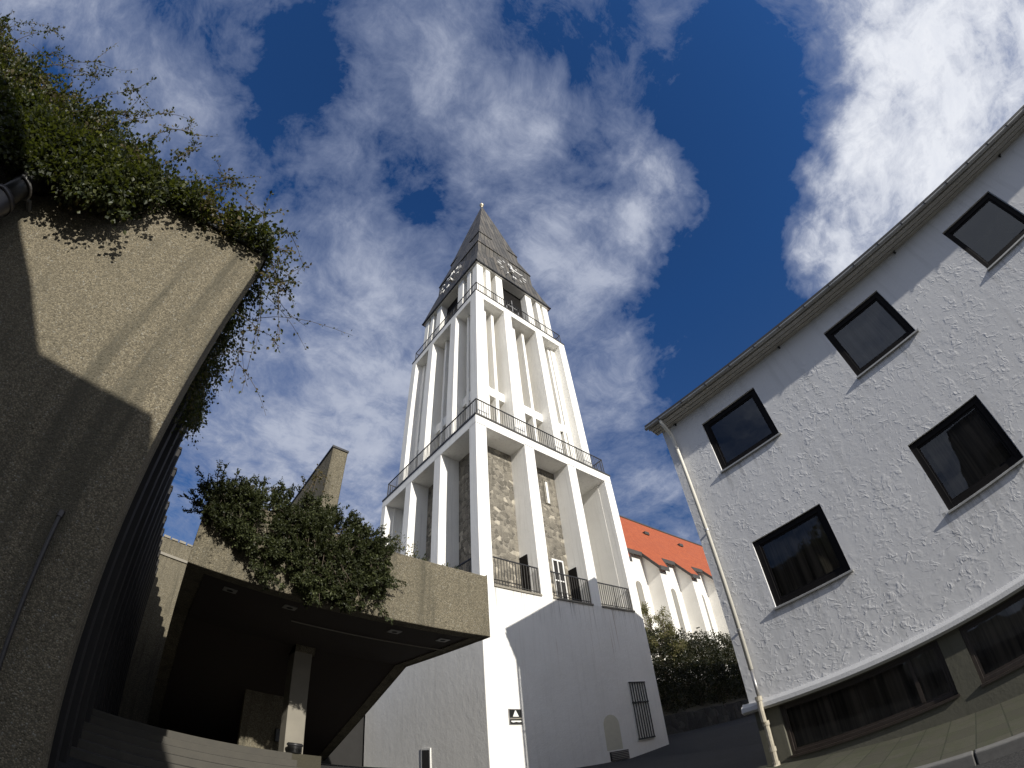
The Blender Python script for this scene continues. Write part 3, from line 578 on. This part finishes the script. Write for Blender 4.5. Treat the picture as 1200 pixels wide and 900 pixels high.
# ------------------------------------------------------------------ terrace
te=thing('concrete_terrace','raised concrete terrace with planted parapet bridging between ribbed wall and white tower','terrace',(2.7,7,.8))
zb,zt=3.852,5.105; ye=7*1.474
def agg_prism(poly,x0,x1,nm,mat,bev=.02): 
    mb=MB(); mb.prism(poly,'x',x0,x1); return build(nm,mb,mat,te,bevel=bev)
agg_prism([(7,zb),(7.3,zb),(7.3,zt),(7,zt)],0.0,5.355,'front_parapet',M['agg2'])
sl=(2.67-3.852)/(13.09-ye); zs=lambda y: zb+sl*(y-ye)
for x0,x1 in ((5.06,5.35),(0.004,.30)):
    agg_prism([(7.3,zb+.002),(ye,zb+.002),(15.8,zs(15.8)),(15.8,zt-.01),(7.3,zt-.01)],x0,x1,'side_parapet',M['agg2'])
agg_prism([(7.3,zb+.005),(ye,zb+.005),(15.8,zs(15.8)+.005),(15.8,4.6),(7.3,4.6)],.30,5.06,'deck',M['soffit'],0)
agg_prism([(10.15,3.7),(16.8,3.7),(16.8,9.2),(10.15,9.2)],2.61,3.05,'tall_fin_wall',M['agg2'])
mb=MB(); mb.box(2.585,3.075,10.12,16.83,9.2,9.26); build('wall_cap',mb,M['dark_metal'],te)
mb=MB(); mb.box(2.61,3.0,10.16,10.62,.9,3.87); build('column',mb,M['smooth_conc'],te,bevel=.012)
mb=MB(); mb.box(2.1,3.2,12.4,12.6,.9,3.4); build('back_wall',mb,M['agg2'],te)
mb=MB(); mb.box(2.93,3.14,12.33,12.4,1.84,2.16); build('junction_box',mb,M['black'],te,bevel=.01)
for x in (.76,1.77,3.71,4.73):
    mb=MB(); mb.box(x-.11,x+.11,7.55,7.75,zb-.012,zb+.003); l=build('soffit_lamp',mb,M['lampglass'],te,bevel=.004)
    mb=MB(); mb.lathe((x,7.65,zb-.016),[(.0,0),(.05,0),(.055,.003)],12); build('lens',mb,M['darkroom'],l)
for (a,b,zz) in ((.95,1.9,1.2),):
    mb=MB(); mb.tube([(5.15,8.3,zb-.02),(2.0,8.35,zb-.02)],.012,6); build('conduit',mb,M['smooth_conc'],te)
mb=MB(); mb.box(2.7,9.8,19.5,19.7,.5,4.6); build('dark_gap_sheet',mb,M['darkroom'],te)  # added dark sheet, stands for the shade in the gap beside the tower
# far wall
fw=thing('garden_wall','sunlit concrete wall in the gap between ribbed building and terrace','wall',(0,17,1.6))
mb=MB(); mb.box(-6,2.6,17,17.3,1,7.78); build('wall',mb,M['agg2'],fw,bevel=.02)
mb=MB(); mb.box(-6,2.6,16.94,17.0,7.13,7.22); build('ledge',mb,M['smooth_conc'],fw)
mb=MB(); 
for i in range(29): mb.box(-6+i*.29,-6+i*.29+.24,16.96,17.34,7.78,7.84+.02*(i%2))
build('coping_stone',mb,M['smooth_conc'],fw)
# stairs
mb=MB(); zz=g(0,7.6)
for i in range(6): mb.box(-1.12,2.58,7.6+i*.36,10.4,zz-.3,zz+.12*(i+1)-.0)
structure(build('stairs',mb,M['step'],bevel=.012))
mb=MB(); mb.box(-1.14,3.25,9.76,17.0,.6,zz+.725); structure(build('landing',mb,M['earth']))
LZ2=zz+.725
bn=thing('litter_bin','black cylindrical litter bin standing in front of the terrace column','bin',(2.74,9.86,LZ2))
mb=MB(); mb.lathe((2.74,9.86,LZ2-.0),[(0,0),(.135,0),(.14,.02),(.14,.22-.02+.0)],24); mb.lathe((2.74,9.86,LZ2),[(.14,.02),(.14,.1)],24); build('body',mb,M['black'],bn,smooth=True)
mb=MB(); mb.lathe((2.74,9.86,LZ2+.14),[(.145,0),(.158,.01),(.158,.045),(.12,.05),(.11,.03),(0,.03)],24); build('rim',mb,M['dark_metal'],bn,smooth=True)
# ------------------------------------------------------------------ house behind the camera (casts the shadow on the concrete wall)
hb=thing('gabled_house','plain rendered house with sloped roof standing behind the viewpoint','house',(-6,-3.5,0))
mb=MB(); mb.prism([(-14,-.5),(-1.85,-.5),(-1.85,6.24),(-2.95,6.27),(-3.5,6.85),(-6.4,9.4),(-14,6)],'y',-9,-3.5); build('wall',mb,M['olive'],hb)
mb=MB(); mb.prism([(-1.80,6.24),(-1.80,6.32),(-2.93,6.36),(-3.47,6.95),(-6.4,9.5),(-14,6.1),(-14,6.0),(-6.4,9.4),(-3.5,6.85),(-2.95,6.27)],'y',-9.2,-3.46); build('roof',mb,M['roofdark'],hb)
for xx in (-11,-8.3,-5.6):
    for z in (1.2,3.9): mb=MB(); mb.box(xx,xx+1.2,-3.5,-3.46,z,z+1.4); w=build('window',mb,M['white_metal'],hb); mb=MB(); mb.box(xx+.08,xx+1.12,-3.458,-3.45,z+.08,z+1.32); build('pane',mb,M['darkroom'],w)
# ------------------------------------------------------------------ foliage
def leafcloud(mb,p,s,n,d=None,w=.45):
    d=(Vector(d) if d is not None else Vector((random.gauss(0,1),random.gauss(0,1),random.gauss(0,1)))).normalized()
    u=d.cross(Vector((random.gauss(0,1),random.gauss(0,1),random.gauss(0,1)))).normalized(); nn=d.cross(u)
    k=len(mb.v); p=Vector(p); a=p; b=p+d*s*.5+u*s*w+nn*s*.12; c=p+d*s; e=p+d*s*.5-u*s*w+nn*s*.12
    mb.v+=[tuple(a),tuple(b),tuple(c),tuple(e)]; mb.f.append((k,k+1,k+2,k+3))
def inpoly(x,z,poly):
    c=False; j=len(poly)-1
    for i in range(len(poly)):
        if (poly[i][1]>z)!=(poly[j][1]>z) and x<(poly[j][0]-poly[i][0])*(z-poly[i][1])/(poly[j][1]-poly[i][1])+poly[i][0]: c=not c
        j=i
    return c
def shoot(stem,leaves,p0,p1,sag,nleaf,ls,r=.006,spread=.03,w=.4,jit=.06):
    p0=Vector(p0); p1=Vector(p1); L=(p1-p0).length; j1=Vector((random.gauss(0,1),random.gauss(0,1),random.gauss(0,1)))*L*jit
    pts=[]; n=6
    for i in range(n+1):
        t=i/n; pts.append(p0.lerp(p1,t)+Vector((0,0,sag*4*t*(1-t)))+j1*math.sin(PI*t))
    if stem is not None: stem.tube(pts,[r*(1-.8*i/n)+.001 for i in range(n+1)],4,False)
    for i in range(nleaf):
        t=random.random()**.8; f=t*n; k=min(n-1,int(f)); q=pts[k].lerp(pts[k+1],f-k); d=(pts[k+1]-pts[k]).normalized()
        o=Vector((random.gauss(0,1),random.gauss(0,1),random.gauss(0,1))); leafcloud(leaves,q+o*spread*random.random(),ls*random.uniform(.6,1.25),1,d*.6+o*.6,w)
    return pts
# creeper on the left wall top
iv=thing('creeper','dense small-leaved creeper spilling over the top of the concrete wall','plant',(-3,3.6,6.4))
poly=[(-8.6,8.6),(-7.37,8.7),(-6.3,8.1),(-5.3,8.0),(-4.7,7.8),(-4.0,7.75),(-3.5,7.6),(-3.0,7.45),(-2.45,7.25),(-1.9,7.05),(-1.3,6.85),(-.8,6.65),(-.55,6.5),(-.62,6.2),(-.97,6.22),(-1.4,6.22),(-1.82,6.08),(-2.1,5.72),(-2.35,5.3),(-2.75,5.25),(-3.0,5.35),(-3.5,5.15),(-4.0,5.5),(-4.6,5.2),(-5.6,5.4),(-8.6,5.2)]
lv=MB(); lb2=MB(); st=MB(); cnt=0
while cnt<4200:
    x=random.uniform(-8.2,-.5); z=random.uniform(5.1,8.8)
    if not inpoly(x,z,poly): continue
    cnt+=1; y=3.42-random.random()*.35 if z<6.5 else 3.35+random.random()*.9
    if noise.noise(Vector((x*2.2,y,z*2.2)))<-.28 and random.random()<.7: continue
    x0=x+random.gauss(0,.25); z0_=6.35+random.random()*.3 if z<7 else z-random.uniform(.3,.7)
    shoot(st if cnt%4==0 else None,lb2 if (noise.noise(Vector((x*1.3,5,z*1.3)))>.12 and random.random()<.6) else lv,(min(-.65,x0),random.uniform(3.45,4.0),z0_),(x,y,z),.05,40,.056,.004,.06,.48)
for i in range(260):
    x=random.uniform(-3.9,-2.2); z=random.uniform(5.15,5.9)
    shoot(None,lv,(x,3.15,z+.4),(x+random.gauss(0,.15),3.0+random.random()*.15,z),.05,40,.056,.004,.07,.48)
def twig(p0,p1,sag,n=26,sub=5):
    pts=shoot(st,lb2 if random.random()<.5 else lv,p0,p1,sag,n*2,.055,.006,.03,.36,.05)
    for i in range(sub):
        q=pts[random.randint(2,5)]; d=(Vector(p1)-Vector(p0)).length*.3
        shoot(st,lb2 if random.random()<.6 else lv,q,q+Vector((random.gauss(0,1),random.gauss(0,.6),random.gauss(.1,1)))*d,.02,16,.05,.004,.025,.36)
for a,b,s in [((-5.9,3.7,7.9),(-5.15,3.5,9.0),.05),((-5.3,3.6,7.9),(-4.75,3.5,8.75),.08),((-4.5,3.6,7.6),(-4.0,3.4,8.5),.05),((-3.7,3.6,7.4),(-3.25,3.4,8.3),.02),((-4.2,3.6,7.6),(-3.45,3.35,7.9),.1),((-3.1,3.6,7.3),(-2.5,3.35,7.95),.05),((-2.6,3.6,7.1),(-2.35,3.35,7.75),.03),((-2.2,3.6,6.9),(-1.6,3.4,7.5),.1),((-1.9,3.6,6.9),(-1.5,3.4,7.45),.05),((-1.4,3.6,6.7),(-.85,3.4,7.15),.06),((-1.0,3.6,6.6),(-.4,3.4,7.0),.08),((-.9,3.6,6.5),(-.33,3.5,6.75),.05),((-6.8,3.7,8.2),(-6.6,3.5,9.3),.05),((-7.6,3.7,8.3),(-7.1,3.5,9.2),.05),((-6.2,3.7,8.0),(-5.9,3.5,8.75),0),((-.75,3.7,6.45),(-.12,3.75,6.5),.15),((-.7,3.8,6.4),(0.02,3.9,6.25),.25),((-.7,3.9,6.4),(.03,4.0,5.55),.45),((-.75,4.1,6.45),(-.1,4.3,4.95),.5),((-.7,4.0,6.45),(-.15,4.0,5.3),.4),((-.8,4.5,6.5),(-.25,4.7,5.2),.4),((-.7,3.7,6.4),(-.3,3.6,5.9),.1)]:
    twig(a,b,s)
# part hanging behind the corner along the ribs
for i in range(330):
    t=random.random(); y=4.0+t*3.6; zb_=6.1-1.35*math.sin(PI*min(1,t*1.1))*random.random()
    shoot(st if i%3==0 else None,lv if random.random()<.7 else lb2,(-.95,y+random.gauss(0,.2),6.6),(-.80+random.random()*(.36 if t<.6 else .18),y+random.gauss(0,.15),zb_+.25),.1,34,.05,.004,.07,.36)
build('leaves',lv,M['ivy'],iv); build('bronze_leaves',lb2,M['ivy_brown'],iv); build('stems',st,M['bark'],iv)
# juniper
ju=thing('juniper','dark green juniper sprawling over the terrace parapet','shrub',(1.6,7.2,5.0))
poly=[(-.30,4.75),(-.25,4.95),(.05,5.2),(.1,5.55),(.3,5.35),(.55,5.6),(.85,5.45),(1.05,5.6),(1.4,5.55),(1.8,5.6),(2.2,5.55),(2.6,5.4),(2.95,5.25),(3.15,5.05),(3.05,4.75),(3.15,4.4),(3.1,4.1),(3.05,3.92),(2.8,3.95),(2.45,3.72),(2.2,3.85),(1.9,3.68),(1.6,3.9),(1.2,3.82),(.95,3.95),(.8,4.1),(.65,4.25),(.5,4.35),(.1,4.5),(-.05,4.62)]
lv=MB(); st=MB(); cnt=0
def spray(p,d,L):
    # a flat feathery branchlet: short needles off an axis
    d=Vector(d).normalized(); n=int(L/.018); u=d.cross(Vector((random.gauss(0,1),random.gauss(0,1),random.gauss(0,1)))).normalized()
    for i in range(n):
        q=Vector(p)+d*L*i/n; sgn=1 if i%2 else -1; l=.06*(1-.55*i/n)*random.uniform(.7,1.25)
        leafcloud(lv,q,l,1,d*.8+u*sgn*.7+Vector((random.gauss(0,.25),random.gauss(0,.25),random.gauss(0,.25))),.3)
while cnt<2600:
    x=random.uniform(-.35,3.3); z=random.uniform(3.6,5.75)
    if not inpoly(x,z,poly): continue
    cnt+=1; cl=noise.noise(Vector((x*2.6,3.1,z*2.6))); y=6.98-random.random()*.42-.12*cl if z<5.15 else 7.35-random.random()*.65
    if cl<-.22 and random.random()<.75: continue
    c0=Vector((min(3.0,max(.1,x+random.gauss(0,.25))),7.15,5.05)); p1=Vector((x,y,z)); d=(p1-c0); d.normalize(); d=(d*.6+Vector((random.gauss(0,.35),-.35-random.random()*.4,random.gauss(.15,.35)))).normalized()
    L=random.uniform(.12,.24); p0=p1-d*L*.6
    spray(p0,d,L)
    for k in range(3): dd=(d+Vector((random.gauss(0,.5),random.gauss(0,.5),random.gauss(0,.5)))).normalized(); spray(p0+d*L*random.random()*.6,dd,L*random.uniform(.4,.75))
    if cnt%9==0: shoot(st,lv,c0,p1,.1,0,.03,.012)
for a,b in [((.1,7,4.95),(-.05,6.95,5.62)),((.1,7,4.9),(-.35,6.9,5.3)),((.1,7,4.8),(-.42,6.9,4.75)),((.3,7,5.1),(.28,6.95,5.6)),((2.9,7,5.1),(3.3,6.9,5.35)),((2.7,7,5.15),(3.0,6.9,5.5)),((3.0,7,4.6),(3.45,6.8,4.45)),((2.9,7,4.3),(3.3,6.75,4.35)),((2.9,7,5.2),(3.45,6.95,5.15)),((3.0,7,4.1),(3.25,6.8,3.75)),((.1,7,4.7),(-.3,6.9,4.55))]:
    a=Vector(a); b=Vector(b); d=b-a
    for i in range(16):
        q=a+d*i/16; dd=(d.normalized()+Vector((random.gauss(0,.5),random.gauss(0,.3),random.gauss(0,.5)))).normalized(); spray(q,dd,.19*(1-.55*i/16))
    st.tube([a,(a+b)/2,b],[.01,.006,.002],4,False)
build('foliage',lv,M['juniper'],ju); build('branches',st,M['bark'],ju)
# upright sprig above the juniper
sg2=thing('sapling','thin bronze-leaved sapling nodding above the juniper on the parapet','plant',(1.55,7.3,5.0))
lv=MB(); st=MB()
for a,b,s in [((1.5,7.25,5.1),(1.62,7.1,6.35),.05),((1.6,7.2,5.9),(1.95,7.05,5.95),.28),((1.58,7.2,5.8),(1.75,7.05,6.3),.1),((1.6,7.2,6.1),(1.9,7.05,5.75),.22),((1.55,7.2,5.7),(1.4,7.1,6.0),.05)]: shoot(st,lv,a,b,s,34,.045,.006,.03,.38)
build('leaves',lv,M['ivy_brown'],sg2); build('stem',st,M['bark'],sg2)
# plants on the parapet
def small_plant(x,h,n,mat,label,ls,name='potted_shrub',sp=.3,w=.4,y0=7.42):
    t=thing(name,label,'plant',(x,y0,4.75)); lv=MB(); st=MB()
    for i in range(n): 
        a=random.uniform(-1,1)*sp; hh=h*random.uniform(.45,1); shoot(st,lv,(x+a*.15,y0,4.7),(x+a,y0-random.random()*.25,5.05+hh),.05,20,ls,.006,.05,w)
    build('leaves',lv,mat,t); build('stem',st,M['bark'],t)
small_plant(3.55,.62,16,M['pale_leaf'],'wispy pale-leaved plant at the top of the parapet nearest the juniper',.05,sp=.36)
small_plant(3.98,.28,14,M['juniper'],'low bushy dark shrub in the middle of the parapet top',.07,sp=.2,w=.2)
small_plant(4.62,.22,14,M['ivy'],'spiky green shrub by the right end of the parapet top',.08,sp=.24,w=.2)
# hedge bank, bare tree
def blob_bush(name,label,cat,specs,mat,ls,nper,loc):
    t=thing(name,label,cat,loc); lv=MB(); st=MB()
    for (cx,cy,cz,rx,ry,rz) in specs:
        for i in range(nper):
            d=Vector((random.gauss(0,1),random.gauss(0,1),random.gauss(0,1))).normalized(); r=random.random()**.35
            p=Vector((cx+d.x*rx*r,cy+d.y*ry*r,cz+d.z*rz*r)); 
            if noise.noise(p*1.6)<-.22: continue
            p+=d*.25*noise.noise(p*3); leafcloud(lv,p,ls*random.uniform(.6,1.4),1,None,.4)
        st.tube([(cx,cy,cz-rz-1),(cx+.1,cy,cz)],[.07,.03],5,False)
    build('crown',lv,mat,t); build('stems',st,M['bark'],t); return t
hs=[]
for i in range(15): hs.append((18.5+i*1.15,13.9+.3*math.sin(i*2.3),4.2+.25*math.sin(i*1.7),1.1,.9,1.7))
for i in range(13): hs.append((20.9+i*1.15,14.2,6.2+.3*math.sin(i*2.9),.95,.8,1.35))
blob_bush('hedge','overgrown dark hedge on the bank between the tower and the right building','hedge',hs,M['hedge'],.10,3000,(24,14,2.7))
tr=thing('tree','thinly leaved pale small tree rising above the left end of the hedge','tree',(22.6,14.4,3))
st=MB(); lv=MB(); st.tube([(22.6,14.4,3),(22.5,14.4,5.5),(22.3,14.4,7.2)],[.13,.09,.05],7,False)
def br(p,d,L,r,lev_):
    q=p+d*L; st.tube([p,p+d*L*.5+Vector((random.gauss(0,.05),random.gauss(0,.05),.03)),q],[r,r*.8,r*.55],4,False)
    if lev_==0:
        for i in range(26): leafcloud(lv,p+d*L*random.random()+Vector((random.gauss(0,.09),random.gauss(0,.09),random.gauss(0,.09))),.085,1,None,.4)
        return
    for i in range(3): br(p+d*L*random.uniform(.5,1),(d+Vector((random.gauss(0,.55),random.gauss(0,.5),random.gauss(.05,.45)))).normalized(),L*.72,r*.6,lev_-1)
for i in range(8):
    a=random.random()*2*PI; br(Vector((22.45,14.4,5.3+i*.25)),Vector((math.cos(a)*.8,math.sin(a)*.5,.75)).normalized(),1.05,.04,3)
build('trunk',st,M['bark'],tr); build('crown',lv,M['pale_leaf'],tr)
# creeping plants on far wall top / base of stairs omitted by view
# ------------------------------------------------------------------ world sky with clouds
w=bpy.data.worlds.new("World"); sc.world=w; w.use_nodes=True; t=NT(w.node_tree); bg=t.n['Background']
SD=Vector((-.16,-1,.375)).normalized()
sky=t.node('ShaderNodeTexSky'); sky.sky_type='NISHITA'; sky.sun_disc=False; sky.sun_elevation=math.asin(SD.z); sky.sun_rotation=math.atan2(SD.x,SD.y); sky.air_density=1.0; sky.dust_density=.3; sky.ozone_density=2.5
dirv=t.node('ShaderNodeTexCoord').outputs['Generated']; dirv=t.vmath('NORMALIZE',dirv)
x,y,z=t.sep(dirv)
zz=t.math('ADD',t.math('MAXIMUM',z,.02),.12)
pl=t.comb(t.math('DIVIDE',x,zz),t.math('DIVIDE',y,zz),0.)
wn=t.noise(pl,1.7,4,.55,0,1); off=t.node('ShaderNodeVectorMath',operation='MULTIPLY_ADD'); t.set(off.inputs[0],wn); off.inputs[1].default_value=(.30,.30,.0); t.set(off.inputs[2],pl); pw=off.outputs[0]
n1=t.noise(pw,3.4,12,.66); n2=t.noise(t.mapping(pw,(1,1.3,1),(3,7,0),(0,0,.6)),9.0,12,.72); n3=t.noise(t.mapping(pw,(1,.35,1),(1,2,0),(0,0,-.5)),6.,10,.7)
dens=t.math('ADD',t.math('ADD',t.math('MULTIPLY',n1,1.08),t.math('MULTIPLY',n2,.50)),t.math('MULTIPLY',n3,.40))
BL=[ # direction, angular radius deg, weight
((-.481,.326,.814),9,.17),((-.40,.36,.83),8,.12),((-.663,.299,.686),7,.12),((-.07,.569,.819),10,.06),((.034,.724,.689),14,.12),((.38,.38,.84),16,.07),((.45,.6,.66),14,.05),((-.05,.10,.99),6,.10),((.05,.09,.99),6,.11),((.16,.14,.97),7,.12),((.218,.163,.962),6,.06),
((.473,.035,.881),6,.17),((.52,.0,.86),5,.14),((.506,.238,.829),9,.12),((.3,.3,.9),9,.09),((.04,.429,.902),9,.05),((.515,-.527,.676),13,.22),((.60,-.40,.69),8,.12),((.692,-.25,.677),8,.24),((.495,-.634,.594),16,.24),((.721,-.145,.678),6,.24),((.624,.218,.75),8,.07),((.218,.716,.663),12,.14),((.628,.401,.667),8,.06),((.805,.399,.438),10,.14),((.14,.90,.42),14,.14),
((-.35,-.8,.5),27,.75),((.15,-.93,.35),14,.6),((-.85,-.3,.4),24,.5),  # unseen clouds behind the camera, added to brighten the shaded faces
((-.343,.272,.899),4,-.20),((-.25,.227,.941),4.5,-.18),((-.217,.338,.916),5,-.18),((.072,.352,.933),3.5,-.16),((.611,-.096,.786),7,-.26),((.714,.094,.694),8,-.32),((.66,.02,.75),6,-.2),((.383,-.303,.873),11,-.15),((.3,-.1,.95),6,-.05),((.21,-.108,.972),7,-.02),((-.564,.447,.694),6,-.16),((-.467,.257,.846),4,-.12),((-.036,.928,.37),5,-.12),((.491,-.259,.832),9,-.22),((.78,.265,.567),6,-.18),((.45,.12,.88),3,-.1),((-.12,.45,.88),3,-.08),((.35,.1,.93),4,-.08)]
blobs=BL
dw=t.vmath('NORMALIZE',t.vmath('ADD',dirv,t.vmath('MULTIPLY',t.vmath('SUBTRACT',t.noise(dirv,3,5,.65,0,1),(.5,.5,.5)),(.30,.30,.30))))
acc=None
for c,r,wt in blobs:
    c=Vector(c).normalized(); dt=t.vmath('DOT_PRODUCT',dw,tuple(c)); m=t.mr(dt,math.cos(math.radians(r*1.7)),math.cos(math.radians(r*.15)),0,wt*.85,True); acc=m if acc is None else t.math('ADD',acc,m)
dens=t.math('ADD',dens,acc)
dens=t.math('SUBTRACT',dens,.105)
cov=t.mr(dens,.80,1.26,0,1,False); cov=t.math('POWER',cov,.9)
bright=t.math('MULTIPLY',t.mr(dens,1.0,1.5,0,1),t.mr(t.vmath('DOT_PRODUCT',dirv,tuple(Vector((.6,-.5,.6)).normalized())),.72,.93,.62,1.25,True),clamp=True)
base=t.mix(1.,sky.outputs[0],t.mix(t.mr(z,.25,.75,0,1),rgb(.42,.50,.66),rgb(.27,.60,1.04)),'MULTIPLY')
ccol=t.mix(t.math('POWER',bright,1.2),rgb(2.9,3.4,4.8),rgb(8.9,9.1,9.6))
ccol=t.mix(t.mr(n2,.35,.65,.0,.45),ccol,t.mix(1.,ccol,rgb(.70,.73,.80),'MULTIPLY'))
col=t.mix(t.math('MULTIPLY',cov,.97),base,ccol)
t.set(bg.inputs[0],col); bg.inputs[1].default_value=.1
w.cycles.sampling_method='MANUAL'; w.cycles.sample_map_resolution=512
# ------------------------------------------------------------------ sun
sl_=bpy.data.lights.new('sun','SUN'); sl_.energy=5.0; sl_.angle=math.radians(.5); sl_.color=(1,.955,.87); so=bpy.data.objects.new('sun',sl_); COL.objects.link(so)
so.rotation_euler=SD.to_track_quat('Z','Y').to_euler(); so.location=(0,-20,30)
sc.view_settings.view_transform='Standard'; sc.view_settings.look='None'; sc.view_settings.exposure=0; sc.view_settings.gamma=1
sc.cycles.max_bounces=8; sc.cycles.diffuse_bounces=6; sc.cycles.transparent_max_bounces=12; sc.cycles.use_denoising=True
